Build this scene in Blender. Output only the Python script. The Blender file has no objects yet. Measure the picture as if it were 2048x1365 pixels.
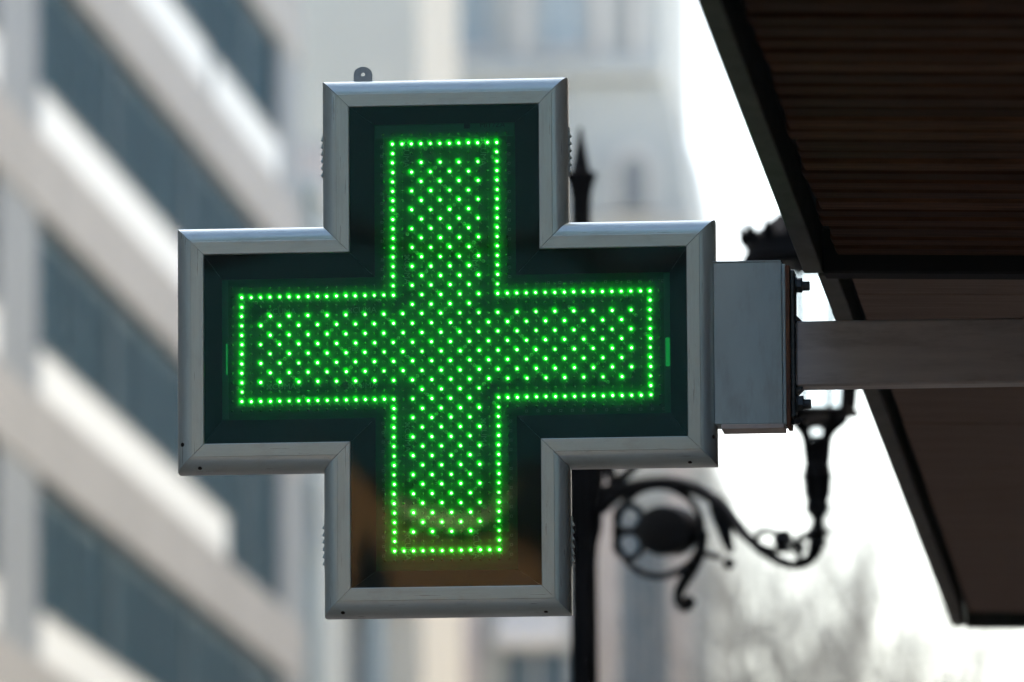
import bpy, math, random
import numpy as np
from mathutils import Vector, Matrix
random.seed(7)
R_ = math.radians
sc = bpy.context.scene
COL = sc.collection

# ------------------------------------------------------------------ camera
# World axes: X across the street (to the right), Y along the street, Z up.
# The sign's front plane is Y = 0, its centre is at z = 3.5.
F = 18204.0                                   # focal length in pixels of a 2048 wide frame (320 mm on 36 mm)
ROT = np.array([[0.99653545, 0.08290481, -0.00662471],
                [0.01682536, -0.12295511, 0.99226959],
                [-0.08144938, 0.98894329, 0.12392403]])   # rows: right, up, forward
CAM = np.array([1.3541602, -15.0712656, 3.5 - 1.88373719])
cd = bpy.data.cameras.new("camera")
cam = bpy.data.objects.new("camera", cd)
COL.objects.link(cam)
m = Matrix.Identity(4)
for i in range(3):
    m[i][0] = ROT[0][i]; m[i][1] = ROT[1][i]; m[i][2] = -ROT[2][i]; m[i][3] = CAM[i]
cam.matrix_world = m
cd.sensor_width = 36.0
cd.lens = 36.0 * F / 2048.0
cd.clip_start = 0.1
cd.clip_end = 5000
cd.dof.use_dof = True
cd.dof.focus_distance = 15.2
cd.dof.aperture_fstop = 6.2
sc.camera = cam

# ------------------------------------------------------------------ sky, sun, exposure
SUN_EL, SUN_AZ = 40.0, -36.0                   # azimuth from +Y towards +X
w = bpy.data.worlds.new("World"); sc.world = w; w.use_nodes = True
wn = w.node_tree.nodes; wl = w.node_tree.links
bg = wn["Background"]
sky = wn.new("ShaderNodeTexSky"); sky.sky_type = 'NISHITA'; sky.sun_disc = False
sky.sun_elevation = R_(SUN_EL); sky.sun_rotation = R_(SUN_AZ)
sky.air_density = 1.0; sky.dust_density = 1.6; sky.ozone_density = 0.15
wl.new(sky.outputs[0], bg.inputs[0]); bg.inputs[1].default_value = 0.075
sd = bpy.data.lights.new("sun", 'SUN'); sd.energy = 5.0; sd.angle = R_(0.5); sd.color = (1.0, 0.93, 0.84)
sun = bpy.data.objects.new("sun", sd); COL.objects.link(sun)
sv = Vector((math.sin(R_(SUN_AZ)) * math.cos(R_(SUN_EL)), math.cos(R_(SUN_AZ)) * math.cos(R_(SUN_EL)), math.sin(R_(SUN_EL))))
sun.rotation_euler = sv.to_track_quat('Z', 'Y').to_euler()
sun.location = (0, 0, 60)
vs = sc.view_settings
vs.view_transform = 'Standard'; vs.look = 'None'; vs.gamma = 1.0; vs.exposure = 2.3
vs.use_curve_mapping = False
sc.cycles.use_denoising = True; sc.cycles.adaptive_threshold = 0.025
sc.cycles.max_bounces = 6; sc.cycles.diffuse_bounces = 3; sc.cycles.glossy_bounces = 3; sc.cycles.transparent_max_bounces = 10
sc.cycles.caustics_reflective = False; sc.cycles.caustics_refractive = False
sc.cycles.sample_clamp_indirect = 6.0

# ------------------------------------------------------------------ helpers
def ray(x, y):
    return ROT[0] * (x - 1024) / F + ROT[1] * (682.5 - y) / F + ROT[2]
def atY(x, y, Y):
    d = ray(x, y); return Vector(CAM + d * ((Y - CAM[1]) / d[1]))
def atX(x, y, X):
    d = ray(x, y); return Vector(CAM + d * ((X - CAM[0]) / d[0]))
def atZ(x, y, Z):
    d = ray(x, y); return Vector(CAM + d * ((Z - CAM[2]) / d[2]))

class MB:
    """collects faces, builds one mesh object"""
    def __init__(self):
        self.v = []; self.f = []; self.mi = []; self.cur = 0
    def add(self, vs_, fs_):
        o = len(self.v); self.v += [tuple(p) for p in vs_]
        for q in fs_:
            self.f.append([i + o for i in q]); self.mi.append(self.cur)
        return self
    def box(self, x0, x1, y0, y1, z0, z1):
        v = [(x, y, z) for x in (x0, x1) for y in (y0, y1) for z in (z0, z1)]
        return self.add(v, [(0, 1, 3, 2), (4, 6, 7, 5), (0, 4, 5, 1), (2, 3, 7, 6), (0, 2, 6, 4), (1, 5, 7, 3)])
    def bevbox(self, x0, x1, y0, y1, z0, z1, b=0.003):
        """box with every edge chamfered"""
        cx, cy, cz = (x0 + x1) / 2, (y0 + y1) / 2, (z0 + z1) / 2
        hx, hy, hz = (x1 - x0) / 2, (y1 - y0) / 2, (z1 - z0) / 2
        import itertools
        v = []; idx = {}
        for s in itertools.product((-1, 1), repeat=3):
            for ax in range(3):
                h = [hx - b, hy - b, hz - b]; h[ax] += b
                idx[(s, ax)] = len(v)
                v.append((cx + s[0] * h[0], cy + s[1] * h[1], cz + s[2] * h[2]))
        f = []
        for ax in range(3):
            o1, o2 = [(1, 2), (2, 0), (0, 1)][ax]
            for sg in (-1, 1):
                q = []
                for a_, b_ in ((-1, -1), (1, -1), (1, 1), (-1, 1)):
                    s = [0, 0, 0]; s[ax] = sg; s[o1] = a_; s[o2] = b_
                    q.append(idx[(tuple(s), ax)])
                f.append(q if sg > 0 else q[::-1])
        for ax in range(3):      # edges parallel to ax
            o1, o2 = [(1, 2), (2, 0), (0, 1)][ax]
            for a_, b_ in itertools.product((-1, 1), repeat=2):
                s0 = [0, 0, 0]; s0[o1] = a_; s0[o2] = b_; s0[ax] = -1
                s1 = list(s0); s1[ax] = 1
                s0, s1 = tuple(s0), tuple(s1)
                q = [idx[(s0, o1)], idx[(s1, o1)], idx[(s1, o2)], idx[(s0, o2)]]
                f.append(q[::-1] if a_ * b_ > 0 else q)
        for s in itertools.product((-1, 1), repeat=3):
            q = [idx[(s, 0)], idx[(s, 1)], idx[(s, 2)]]
            f.append(q if s[0] * s[1] * s[2] > 0 else q[::-1])
        return self.add(v, f)
    def prism_y(self, poly, y0, y1):
        """polygon in XZ extruded along Y"""
        n = len(poly)
        v = [(p[0], y0, p[1]) for p in poly] + [(p[0], y1, p[1]) for p in poly]
        f = [list(range(n)), list(range(2 * n - 1, n - 1, -1))]
        f += [(i, i + n, (i + 1) % n + n, (i + 1) % n) for i in range(n)]
        return self.add(v, f)
    def prism_x(self, poly, x0, x1):
        n = len(poly)
        v = [(x0, p[0], p[1]) for p in poly] + [(x1, p[0], p[1]) for p in poly]
        f = [list(range(n)), list(range(2 * n - 1, n - 1, -1))]
        f += [(i, i + n, (i + 1) % n + n, (i + 1) % n) for i in range(n)]
        return self.add(v, f)
    def lathe(self, prof, c=(0, 0, 0), seg=20, axis='z', sx=1.0, rot=0.0):
        """prof: (radius, height)"""
        v = []; f = []
        for r, h in prof:
            for k in range(seg):
                t = 2 * math.pi * k / seg + rot
                a_, b_ = r * math.cos(t) * sx, r * math.sin(t)
                if axis == 'z': p = (a_, b_, h)
                elif axis == 'x': p = (h, a_, b_)
                else: p = (a_, h, b_)
                v.append((p[0] + c[0], p[1] + c[1], p[2] + c[2]))
        for j in range(len(prof) - 1):
            for k in range(seg):
                k2 = (k + 1) % seg
                f.append((j * seg + k, j * seg + k2, (j + 1) * seg + k2, (j + 1) * seg + k))
        f.append(list(range(seg))[::-1]); f.append([(len(prof) - 1) * seg + k for k in range(seg)])
        return self.add(v, f)
    def tube(self, pts, rad, seg=8, flat=1.0):
        """swept tube; rad: number or list"""
        pts = [Vector(p) for p in pts]; n = len(pts)
        if not hasattr(rad, '__len__'): rad = [rad] * n
        up = None; v = []; f = []
        for i in range(n):
            t = (pts[min(i + 1, n - 1)] - pts[max(i - 1, 0)]).normalized()
            if up is None:
                up = t.cross(Vector((0, 1, 0)))
                if up.length < 1e-3: up = t.cross(Vector((1, 0, 0)))
                up.normalize()
            else:
                up = up - t * up.dot(t)
                up.normalize()
            s = t.cross(up)
            for k in range(seg):
                a = 2 * math.pi * k / seg
                v.append(pts[i] + up * (rad[i] * math.cos(a)) + s * (rad[i] * flat * math.sin(a)))
        for i in range(n - 1):
            for k in range(seg):
                k2 = (k + 1) % seg
                f.append((i * seg + k, (i + 1) * seg + k, (i + 1) * seg + k2, i * seg + k2))
        f.append(list(range(seg))); f.append([(n - 1) * seg + k for k in range(seg)][::-1])
        return self.add(v, f)
    def mesh(self, name, mats, smooth=False, angle=35):
        me = bpy.data.meshes.new(name)
        me.from_pydata(self.v, [], self.f)
        if not isinstance(mats, (list, tuple)): mats = [mats]
        for mm in mats: me.materials.append(mm)
        me.polygons.foreach_set("material_index", self.mi)
        import bmesh
        bm = bmesh.new(); bm.from_mesh(me); bmesh.ops.recalc_face_normals(bm, faces=bm.faces); bm.to_mesh(me); bm.free()
        if smooth:
            me.polygons.foreach_set("use_smooth", [True] * len(me.polygons))
            me.set_sharp_from_angle(angle=R_(angle))
        me.update()
        return me
    def build(self, name, mats, parent=None, smooth=False, angle=35, loc=None):
        return link(name, self.mesh(name, mats, smooth, angle), parent, loc)

def link(name, me, parent=None, loc=None):
    o = bpy.data.objects.new(name, me); COL.objects.link(o)
    if loc is not None: o.location = loc
    if parent is not None: o.parent = parent
    return o
def empty(name, loc, label, cat, group=None):
    o = bpy.data.objects.new(name, None); COL.objects.link(o); o.location = loc
    o.empty_display_size = 0.1
    tag(o, label, cat, group)
    return o
def tag(o, label=None, cat=None, group=None, kind=None):
    if label: o["label"] = label
    if cat: o["category"] = cat
    if group: o["group"] = group
    if kind: o["kind"] = kind
    return o
class Local(MB):
    """MB whose coordinates are world ones but whose object is the child of a thing at loc"""
def wbuild(mb, name, mats, parent, **k):
    """mb holds world coordinates, parent is an unrotated Empty: shift into its frame"""
    L = parent_world(parent)
    mb.v = [(p[0] - L[0], p[1] - L[1], p[2] - L[2]) for p in mb.v]
    return mb.build(name, mats, parent, **k)
def parent_world(o):
    L = Vector((0, 0, 0))
    while o is not None:
        L = L + o.location; o = o.parent
    return L

# ------------------------------------------------------------------ materials
def mat(name, base, rough=0.6, metal=0.0, spec=0.5, noise=None, bump=None, coat=0.0, stain=None):
    """noise: (scale xyz, amount, second colour or None); bump: (scale xyz, strength, distance)"""
    mt = bpy.data.materials.new(name); mt.use_nodes = True
    nt = mt.node_tree; n = nt.nodes; b = n["Principled BSDF"]
    b.inputs["Base Color"].default_value = (*base, 1); b.inputs["Roughness"].default_value = rough
    b.inputs["Metallic"].default_value = metal; b.inputs["Specular IOR Level"].default_value = spec
    b.inputs["Coat Weight"].default_value = coat
    tc = None
    def coords(scale):
        nonlocal tc
        if tc is None: tc = n.new("ShaderNodeTexCoord")
        mp = n.new("ShaderNodeMapping"); mp.inputs["Scale"].default_value = scale
        nt.links.new(tc.outputs["Object"], mp.inputs["Vector"]); return mp.outputs[0]
    if noise:
        s, amt, c2 = noise
        nz = n.new("ShaderNodeTexNoise"); nz.inputs["Scale"].default_value = 1.0; nz.inputs["Detail"].default_value = 6
        nz.inputs["Roughness"].default_value = 0.62
        nt.links.new(coords(s), nz.inputs["Vector"])
        rp = n.new("ShaderNodeValToRGB")
        c2 = c2 or tuple(c * (1 - amt) for c in base)
        rp.color_ramp.elements[0].position = 0.34; rp.color_ramp.elements[1].position = 0.66
        rp.color_ramp.elements[0].color = (*c2, 1); rp.color_ramp.elements[1].color = (*base, 1)
        nt.links.new(nz.outputs["Fac"], rp.inputs[0]); nt.links.new(rp.outputs[0], b.inputs["Base Color"])
        mr = n.new("ShaderNodeMapRange"); mr.inputs[3].default_value = min(1, rough * 1.12); mr.inputs[4].default_value = rough * 0.9
        nt.links.new(nz.outputs["Fac"], mr.inputs[0]); nt.links.new(mr.outputs[0], b.inputs["Roughness"])
    if stain:                                   # patchy grime: (scale xyz, amount, colour)
        s, amt, c3 = stain
        nz = n.new("ShaderNodeTexNoise"); nz.inputs["Scale"].default_value = 1.0; nz.inputs["Detail"].default_value = 7; nz.inputs["Roughness"].default_value = 0.7
        nt.links.new(coords(s), nz.inputs["Vector"])
        mr = n.new("ShaderNodeMapRange"); mr.inputs[1].default_value = 0.50; mr.inputs[2].default_value = 0.72; mr.inputs[4].default_value = amt
        nt.links.new(nz.outputs["Fac"], mr.inputs[0])
        mixc = n.new("ShaderNodeMix"); mixc.data_type = 'RGBA'
        nt.links.new(mr.outputs[0], mixc.inputs[0])
        src = b.inputs["Base Color"].links[0].from_socket if b.inputs["Base Color"].links else None
        if src: nt.links.new(src, mixc.inputs[6])
        else: mixc.inputs[6].default_value = (*base, 1)
        mixc.inputs[7].default_value = (*c3, 1)
        nt.links.new(mixc.outputs[2], b.inputs["Base Color"])
    if bump:
        s, st, dist = bump
        nz = n.new("ShaderNodeTexNoise"); nz.inputs["Scale"].default_value = 1.0; nz.inputs["Detail"].default_value = 5
        nt.links.new(coords(s), nz.inputs["Vector"])
        bp = n.new("ShaderNodeBump"); bp.inputs["Strength"].default_value = st; bp.inputs["Distance"].default_value = dist
        nt.links.new(nz.outputs["Fac"], bp.inputs["Height"]); nt.links.new(bp.outputs[0], b.inputs["Normal"])
    return mt

M = {}
M['alu_h'] = mat("brushed_aluminium_horizontal", (0.66, 0.78, 0.76), 0.28, 0.5, noise=((9, 30, 260), 0.07, None), bump=((6, 60, 900), 0.10, 0.0006), stain=((14, 14, 40), 0.25, (0.26, 0.25, 0.22)))
M['alu_v'] = mat("brushed_aluminium_vertical", (0.66, 0.78, 0.76), 0.28, 0.5, noise=((260, 30, 9), 0.07, None), bump=((900, 60, 6), 0.10, 0.0006), stain=((40, 14, 9), 0.25, (0.26, 0.25, 0.22)))
M['alu_plain'] = mat("painted_sheet_grey", (0.64, 0.78, 0.755), 0.5, 0.1, noise=((14, 14, 5), 0.10, None), bump=((400, 400, 400), 0.08, 0.0004), stain=((30, 30, 8), 0.3, (0.25, 0.24, 0.21)))
M['cream_plate'] = mat("pale_plate", (0.86, 0.74, 0.64), 0.5, 0.0, noise=((30, 30, 30), 0.12, None))  # peach tone puts warm ground bounce into the colour
M['zinc'] = mat("zinc_tab", (0.42, 0.48, 0.52), 0.42, 0.7, noise=((60, 60, 60), 0.25, None))
M['black_plastic'] = mat("black_liner", (0.006, 0.008, 0.009), 0.45, 0.0, 0.3)
M['dark_hole'] = mat("dark_screw", (0.02, 0.02, 0.02), 0.5, 0.6)
M['pcb'] = mat("green_circuit_board", (0.004, 0.21, 0.055), 0.5, 0.0, 0.3, noise=((8, 400, 160), 0.25, None))
M['pcb_edge'] = mat("green_spacer", (0.02, 0.30, 0.11), 0.55)
M['silk'] = mat("silkscreen", (0.20, 0.52, 0.30), 0.6)
M['silk_dark'] = mat("dark_print", (0.004, 0.045, 0.02), 0.6)
M['chip'] = mat("solder_parts", (0.20, 0.50, 0.26), 0.4, 0.3)
M['unlit'] = mat("unlit_led", (0.035, 0.17, 0.06), 0.25, 0.0, 0.5)
M['rust'] = mat("rusty_steel", (0.34, 0.14, 0.06), 0.8, 0.0, noise=((60, 60, 20), 0.6, (0.12, 0.06, 0.04)), bump=((300, 300, 300), 0.3, 0.001))
M['steel_dark'] = mat("dark_bolt_steel", (0.10, 0.115, 0.12), 0.45, 0.7, noise=((150, 150, 150), 0.4, None))
M['arm'] = mat("grey_painted_arm", (0.74, 0.69, 0.64), 0.42, 0.0, noise=((4, 30, 60), 0.14, None), bump=((300, 300, 300), 0.08, 0.0004), stain=((6, 20, 30), 0.4, (0.20, 0.15, 0.11)))
M['slat'] = mat("dark_stained_slat", (0.19, 0.080, 0.034), 0.7, 0.0, 0.08, noise=((5, 60, 60), 0.55, None), bump=((8, 240, 240), 0.35, 0.002), stain=((3, 9, 9), 0.5, (0.04, 0.02, 0.012)))
M['board'] = mat("brown_soffit_board", (0.40, 0.29, 0.225), 0.65, 0.0, 0.12, noise=((3.5, 90, 90), 0.42, None), bump=((5, 320, 320), 0.3, 0.0012), stain=((2, 14, 14), 0.55, (0.10, 0.07, 0.055)))
M['fascia'] = mat("dark_green_grey_edge", (0.11, 0.12, 0.095), 0.6, 0.0, 0.4, noise=((25, 8, 25), 0.35, None), bump=((80, 30, 80), 0.25, 0.002))
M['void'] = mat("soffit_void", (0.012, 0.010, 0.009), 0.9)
M['iron'] = mat("black_cast_iron", (0.005, 0.006, 0.0065), 0.6, 0.0, 0.15, noise=((30, 30, 30), 0.3, None), bump=((90, 90, 90), 0.2, 0.002))
M['stone_light'] = mat("pale_render", (0.45, 0.442, 0.425), 0.95, 0.0, 0.1, noise=((0.5, 0.5, 0.3), 0.12, None), bump=((6, 6, 6), 0.2, 0.02))
M['beige'] = mat("beige_render", (0.66, 0.63, 0.56), 0.85, noise=((0.35, 0.35, 0.2), 0.12, None), bump=((5, 5, 5), 0.2, 0.02))
M['greystone'] = mat("grey_limestone", (0.49, 0.53, 0.53), 0.85, noise=((0.6, 0.6, 0.35), 0.18, None), bump=((5, 5, 5), 0.3, 0.03))
M['pinkstone'] = mat("pinkish_limestone", (0.56, 0.50, 0.48), 0.85, noise=((0.6, 0.6, 0.35), 0.14, None))
M['trim'] = mat("pale_stone_trim", (0.58, 0.585, 0.57), 0.8, noise=((1, 1, 1), 0.12, None))
M['white_panel'] = mat("white_enamel_panel", (0.84, 0.86, 0.84), 0.5, 0.0, 0.4, noise=((0.3, 1.2, 1.2), 0.06, None))
M['teal_shutter'] = mat("dark_teal_glazing", (0.005, 0.046, 0.068), 0.7, 0.0, 0.08, noise=((1, 0.7, 0.25), 0.35, None))  # window shade and sky reflection put into this matte teal
M['mullion'] = mat("grey_mullion", (0.11, 0.16, 0.18), 0.6, 0.0, 0.15)
M['shopwall'] = mat("dark_brown_shopfront", (0.16, 0.13, 0.11), 0.8, noise=((0.4, 0.4, 0.3), 0.15, None))
M['rowwall'] = mat("grey_green_render", (0.33, 0.34, 0.31), 0.9, noise=((0.4, 0.4, 0.3), 0.15, None))
M['pier'] = mat("grey_pier", (0.30, 0.325, 0.34), 0.9, noise=((0.4, 0.4, 0.3), 0.12, None))
M['winglass'] = mat("window_glass", (0.05, 0.10, 0.14), 0.08, 0.0, 0.6)
M['blueglass'] = mat("blue_window_glass", (0.32, 0.43, 0.50), 0.12, 0.0, 0.6)
M['slate'] = mat("slate_roof", (0.20, 0.23, 0.25), 0.6, noise=((2, 2, 8), 0.3, None))
M['ochre'] = mat("ochre_render", (0.20, 0.088, 0.022), 0.85, noise=((0.8, 0.8, 0.8), 0.15, None))
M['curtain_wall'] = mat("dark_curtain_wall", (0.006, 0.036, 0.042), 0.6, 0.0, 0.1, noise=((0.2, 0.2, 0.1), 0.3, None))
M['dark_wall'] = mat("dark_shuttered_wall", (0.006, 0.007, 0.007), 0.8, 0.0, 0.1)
M['olive'] = mat("olive_stucco", (0.46, 0.40, 0.20), 0.85)
M['asphalt'] = mat("asphalt", (0.06, 0.058, 0.055), 0.9, noise=((3, 3, 3), 0.3, None))
M['paving'] = mat("warm_paving", (0.36, 0.29, 0.225), 0.85, noise=((1.5, 1.5, 1.5), 0.2, None))
M['kerb'] = mat("granite_kerb", (0.36, 0.35, 0.34), 0.8)
M['ground'] = mat("dusty_ground", (0.22, 0.20, 0.17), 0.95)
M['bark'] = mat("grey_bark", (0.30, 0.29, 0.27), 0.9)
M['awning'] = mat("cream_awning_cloth", (0.80, 0.74, 0.66), 0.8)
M['leaf'] = mat("dark_green_leaves", (0.04, 0.08, 0.05), 0.6)

def emis(name, col, strength, sample=True, over_transparent=False, base=None):
    mt = bpy.data.materials.new(name); mt.use_nodes = True
    nt = mt.node_tree; n = nt.nodes; out = n["Material Output"]
    n.remove(n["Principled BSDF"])
    e = n.new("ShaderNodeEmission"); e.inputs[0].default_value = (*col, 1); e.inputs[1].default_value = strength
    if over_transparent:
        t = n.new("ShaderNodeBsdfTransparent"); a = n.new("ShaderNodeAddShader")
        t.inputs[0].default_value = (*base, 1)
        nt.links.new(t.outputs[0], a.inputs[0]); nt.links.new(e.outputs[0], a.inputs[1]); nt.links.new(a.outputs[0], out.inputs[0])
    else:
        nt.links.new(e.outputs[0], out.inputs[0])
    mt.cycles.emission_sampling = 'AUTO' if sample else 'NONE'
    return mt
for lv, kf in enumerate((1.0, 0.8, 0.6)):
    M['led_core%d' % lv] = emis("led_chip_light_%d" % lv, (0.085, 1.0, 0.07), 10.5 * kf)
    M['led_lens%d' % lv] = emis("led_lens_glow_%d" % lv, (0.0, 1.0, 0.01), 0.085 * kf, sample=False, over_transparent=True, base=(0.75, 1, 0.75))
M['slot'] = emis("light_slot", (0.02, 1.0, 0.16), 0.07)  # glow standing in for LED light leaking past the board
# tinted acrylic front sheet
ag = bpy.data.materials.new("tinted_acrylic"); ag.use_nodes = True
nt = ag.node_tree; n = nt.nodes; n.remove(n["Principled BSDF"])
tr = n.new("ShaderNodeBsdfTransparent"); tr.inputs[0].default_value = (0.74, 0.80, 0.80, 1)
gl = n.new("ShaderNodeBsdfGlossy"); gl.inputs["Roughness"].default_value = 0.015; gl.inputs[0].default_value = (0.9, 1.0, 1.0, 1)
fr = n.new("ShaderNodeFresnel"); fr.inputs[0].default_value = 1.42
tcn = n.new("ShaderNodeTexCoord"); nz = n.new("ShaderNodeTexNoise"); nz.inputs["Scale"].default_value = 5.0; nz.inputs["Detail"].default_value = 0
bp = n.new("ShaderNodeBump"); bp.inputs["Strength"].default_value = 0.12; bp.inputs["Distance"].default_value = 0.004
nt.links.new(tcn.outputs["Object"], nz.inputs["Vector"]); nt.links.new(nz.outputs["Fac"], bp.inputs["Height"])
nt.links.new(bp.outputs[0], gl.inputs["Normal"])
mx = n.new("ShaderNodeMixShader")
nt.links.new(fr.outputs[0], mx.inputs[0]); nt.links.new(tr.outputs[0], mx.inputs[1]); nt.links.new(gl.outputs[0], mx.inputs[2])
nt.links.new(mx.outputs[0], n["Material Output"].inputs[0])
M['acrylic'] = ag
lg = bpy.data.materials.new("lantern_glass"); lg.use_nodes = True
nt = lg.node_tree; n = nt.nodes; n.remove(n["Principled BSDF"])
tr = n.new("ShaderNodeBsdfTransparent"); tr.inputs[0].default_value = (0.93, 0.95, 0.96, 1)
gl = n.new("ShaderNodeBsdfGlossy"); gl.inputs["Roughness"].default_value = 0.1
fr = n.new("ShaderNodeFresnel"); fr.inputs[0].default_value = 1.2; mx = n.new("ShaderNodeMixShader")
nt.links.new(fr.outputs[0], mx.inputs[0]); nt.links.new(tr.outputs[0], mx.inputs[1]); nt.links.new(gl.outputs[0], mx.inputs[2])
nt.links.new(mx.outputs[0], n["Material Output"].inputs[0])
M['lantern_glass'] = lg

# ------------------------------------------------------------------ ground, road, pavements
def struct(mb, name, mt):
    return tag(mb.build(name, mt), kind="structure")
struct(MB().box(-400, 400, -300, 700, -0.3, -0.012), "ground", M['ground'])
struct(MB().box(-9.0, -2.6, -120, 400, -0.2, -0.004), "road", M['asphalt'])
struct(MB().box(-2.6, 3.0, -120, 400, -0.2, 0.12), "pavement_near", M['paving'])
struct(MB().box(-14.0, -9.0, -120, 400, -0.2, 0.12), "pavement_far", M['paving'])
for i, x in enumerate((-2.6, -9.0)):
    s = -1 if i == 0 else 1
    struct(MB().bevbox(min(x, x + s * 0.14), max(x, x + s * 0.14), -120, 400, -0.2, 0.128, 0.01), "kerb", M['kerb'])

# ------------------------------------------------------------------ left building: long facade of bands and loggias
XL = -14.0
lb = empty("banded_building", (XL, 60, 0), "pale building with long concrete bands and dark window strips along the street", "building")
Y0, Y1 = 52.0, 130.5
fl = [24.30 - 3.365 * k for k in range(0, 7)]           # bottoms of the bands: 24.30, 20.94, 17.57, 14.20, 10.84 ...
top = 28.6
wbuild(MB().box(XL - 12, XL - 0.20, Y0, Y1, 0, top), "rear_wall", M['teal_shutter'], lb)
wbuild(MB().box(XL - 12.3, XL + 0.25, Y0 - 0.2, Y1 + 0.1, top, top + 0.7), "roof", M['stone_light'], lb)
for zb in fl:
    wbuild(MB().bevbox(XL - 0.195, XL, Y0 + 0.05, Y1 - 0.05, zb + 0.07, zb + 1.07, 0.03), "band", M['stone_light'], lb)
PY = [60.2, 73.0, 85.8, 98.0]
for py in PY:
    wbuild(MB().bevbox(XL - 0.19, XL - 0.05, py - 2.9, py + 0.7, 0, top - 0.01, 0.03), "pier", M['pier'], lb)
wbuild(MB().bevbox(XL - 0.19, XL - 0.05, 127.6, 130.4, 0, top - 0.01, 0.03), "pier", M['pier'], lb)
def railing(y0, y1, zb, h=0.58):
    a = wbuild(MB().bevbox(XL - 0.10, XL - 0.02, y0, y1, zb + 1.075, zb + 1.075 + h, 0.012), "railing_panel", M['white_panel'], lb)
    wbuild(MB().bevbox(XL - 0.13, XL + 0.01, y0, y1, zb + 1.08 + h, zb + 1.13 + h, 0.01), "handrail", M['trim'], a)
for zb, spans in ((fl[1], ((98.8, 117.2), (118.0, 126.9))), (fl[2], ((98.8, 123.5),)), (fl[3], ((98.8, 119.5),)), (fl[4], ((98.8, 121.0),)), (fl[0], ((98.8, 120.0),))):
    for s0, s1 in spans: railing(s0, s1, zb)
for zb in fl[:5]:
    for py in PY[:3]: railing(py + 0.8, py + 9.0, zb)
for k, zb in enumerate(fl[:5]):
    y = 99.4
    while y < 126:
        wd = 2.2 if (int(y) + k) % 3 else 3.0
        wv = wbuild(MB().box(XL - 0.19, XL - 0.165, y, y + wd, zb - 2.25, zb - 0.05), "window", M['mullion'], lb)
        wbuild(MB().box(XL - 0.160, XL - 0.150, y + 0.08, y + wd / 2 - 0.05, zb - 2.15, zb - 0.14), "pane", M['teal_shutter'], wv)
        wbuild(MB().box(XL - 0.160, XL - 0.150, y + wd / 2 + 0.05, y + wd - 0.08, zb - 2.15, zb - 0.14), "pane", M['teal_shutter'], wv)
        y += wd + 0.55
    # cross walls between the loggias
    for cy in (106.6, 115.2, 122.8):
        wbuild(MB().box(XL - 0.145, XL - 0.09, cy, cy + 0.22, zb - 2.28, zb - 0.005), "cross_wall", M['mullion'], lb)

# ------------------------------------------------------------------ facades that face the camera
def front(parent, x0, x1, y, z0, z1, opens, wallmat, depth=8.0, glass='winglass', reveal=0.28, sill=True, name="wall"):
    """front wall facing -Y with real openings; opens: list of (xa, xb, za, zb)"""
    xs = sorted(set([x0, x1] + [o[0] for o in opens] + [o[1] for o in opens]))
    zs = sorted(set([z0, z1] + [o[2] for o in opens] + [o[3] for o in opens]))
    mb = MB()
    for i in range(len(xs) - 1):
        for j in range(len(zs) - 1):
            cx, cz = (xs[i] + xs[i + 1]) / 2, (zs[j] + zs[j + 1]) / 2
            if any(o[0] < cx < o[1] and o[2] < cz < o[3] for o in opens): continue
            mb.add([(xs[i], y, zs[j]), (xs[i + 1], y, zs[j]), (xs[i + 1], y, zs[j + 1]), (xs[i], y, zs[j + 1])], [(0, 1, 2, 3)])
    for xa, xb, za, zb in opens:
        yr = y + reveal
        for q in (((xa, za), (xa, zb)), ((xb, zb), (xb, za)), ((xa, zb), (xb, zb)), ((xb, za), (xa, za))):
            (p, r), (p2, r2) = q
            mb.add([(p, y, r), (p2, y, r2), (p2, yr, r2), (p, yr, r)], [(0, 1, 2, 3)])
    yb = y + depth
    mb.add([(x0, y, z0), (x0, yb, z0), (x0, yb, z1), (x0, y, z1)], [(0, 1, 2, 3)])
    mb.add([(x1, y, z0), (x1, y, z1), (x1, yb, z1), (x1, yb, z0)], [(0, 1, 2, 3)])
    mb.add([(x0, y, z1), (x1, y, z1), (x1, yb, z1), (x0, yb, z1)], [(0, 1, 2, 3)])
    L = parent_world(parent)
    me = bpy.data.meshes.new(name); me.from_pydata([(p[0] - L[0], p[1] - L[1], p[2] - L[2]) for p in mb.v], [], mb.f)
    me.materials.append(wallmat); link(name, me, parent)
    for xa, xb, za, zb in opens:
        fw = 0.07
        f = MB()
        f.box(xa, xa + fw, y + 0.16, y + 0.24, za, zb).box(xb - fw, xb, y + 0.16, y + 0.24, za, zb)
        f.box(xa + fw, xb - fw, y + 0.16, y + 0.24, za, za + fw).box(xa + fw, xb - fw, y + 0.16, y + 0.24, zb - fw, zb)
        xm = (xa + xb) / 2
        f.box(xm - 0.035, xm + 0.035, y + 0.165, y + 0.235, za + fw, zb - fw)
        wv = wbuild(f, "window", M['trim'], parent)
        wbuild(MB().box(xa + fw, xm - 0.035, y + 0.19, y + 0.21, za + fw, zb - fw), "pane", M[glass], wv)
        wbuild(MB().box(xm + 0.035, xb - fw, y + 0.19, y + 0.21, za + fw, zb - fw), "pane", M[glass], wv)
        if sill: wbuild(MB().bevbox(xa - 0.1, xb + 0.1, y - 0.14, y + 0.05, za - 0.14, za - 0.002, 0.015), "sill", M['trim'], wv)

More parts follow.
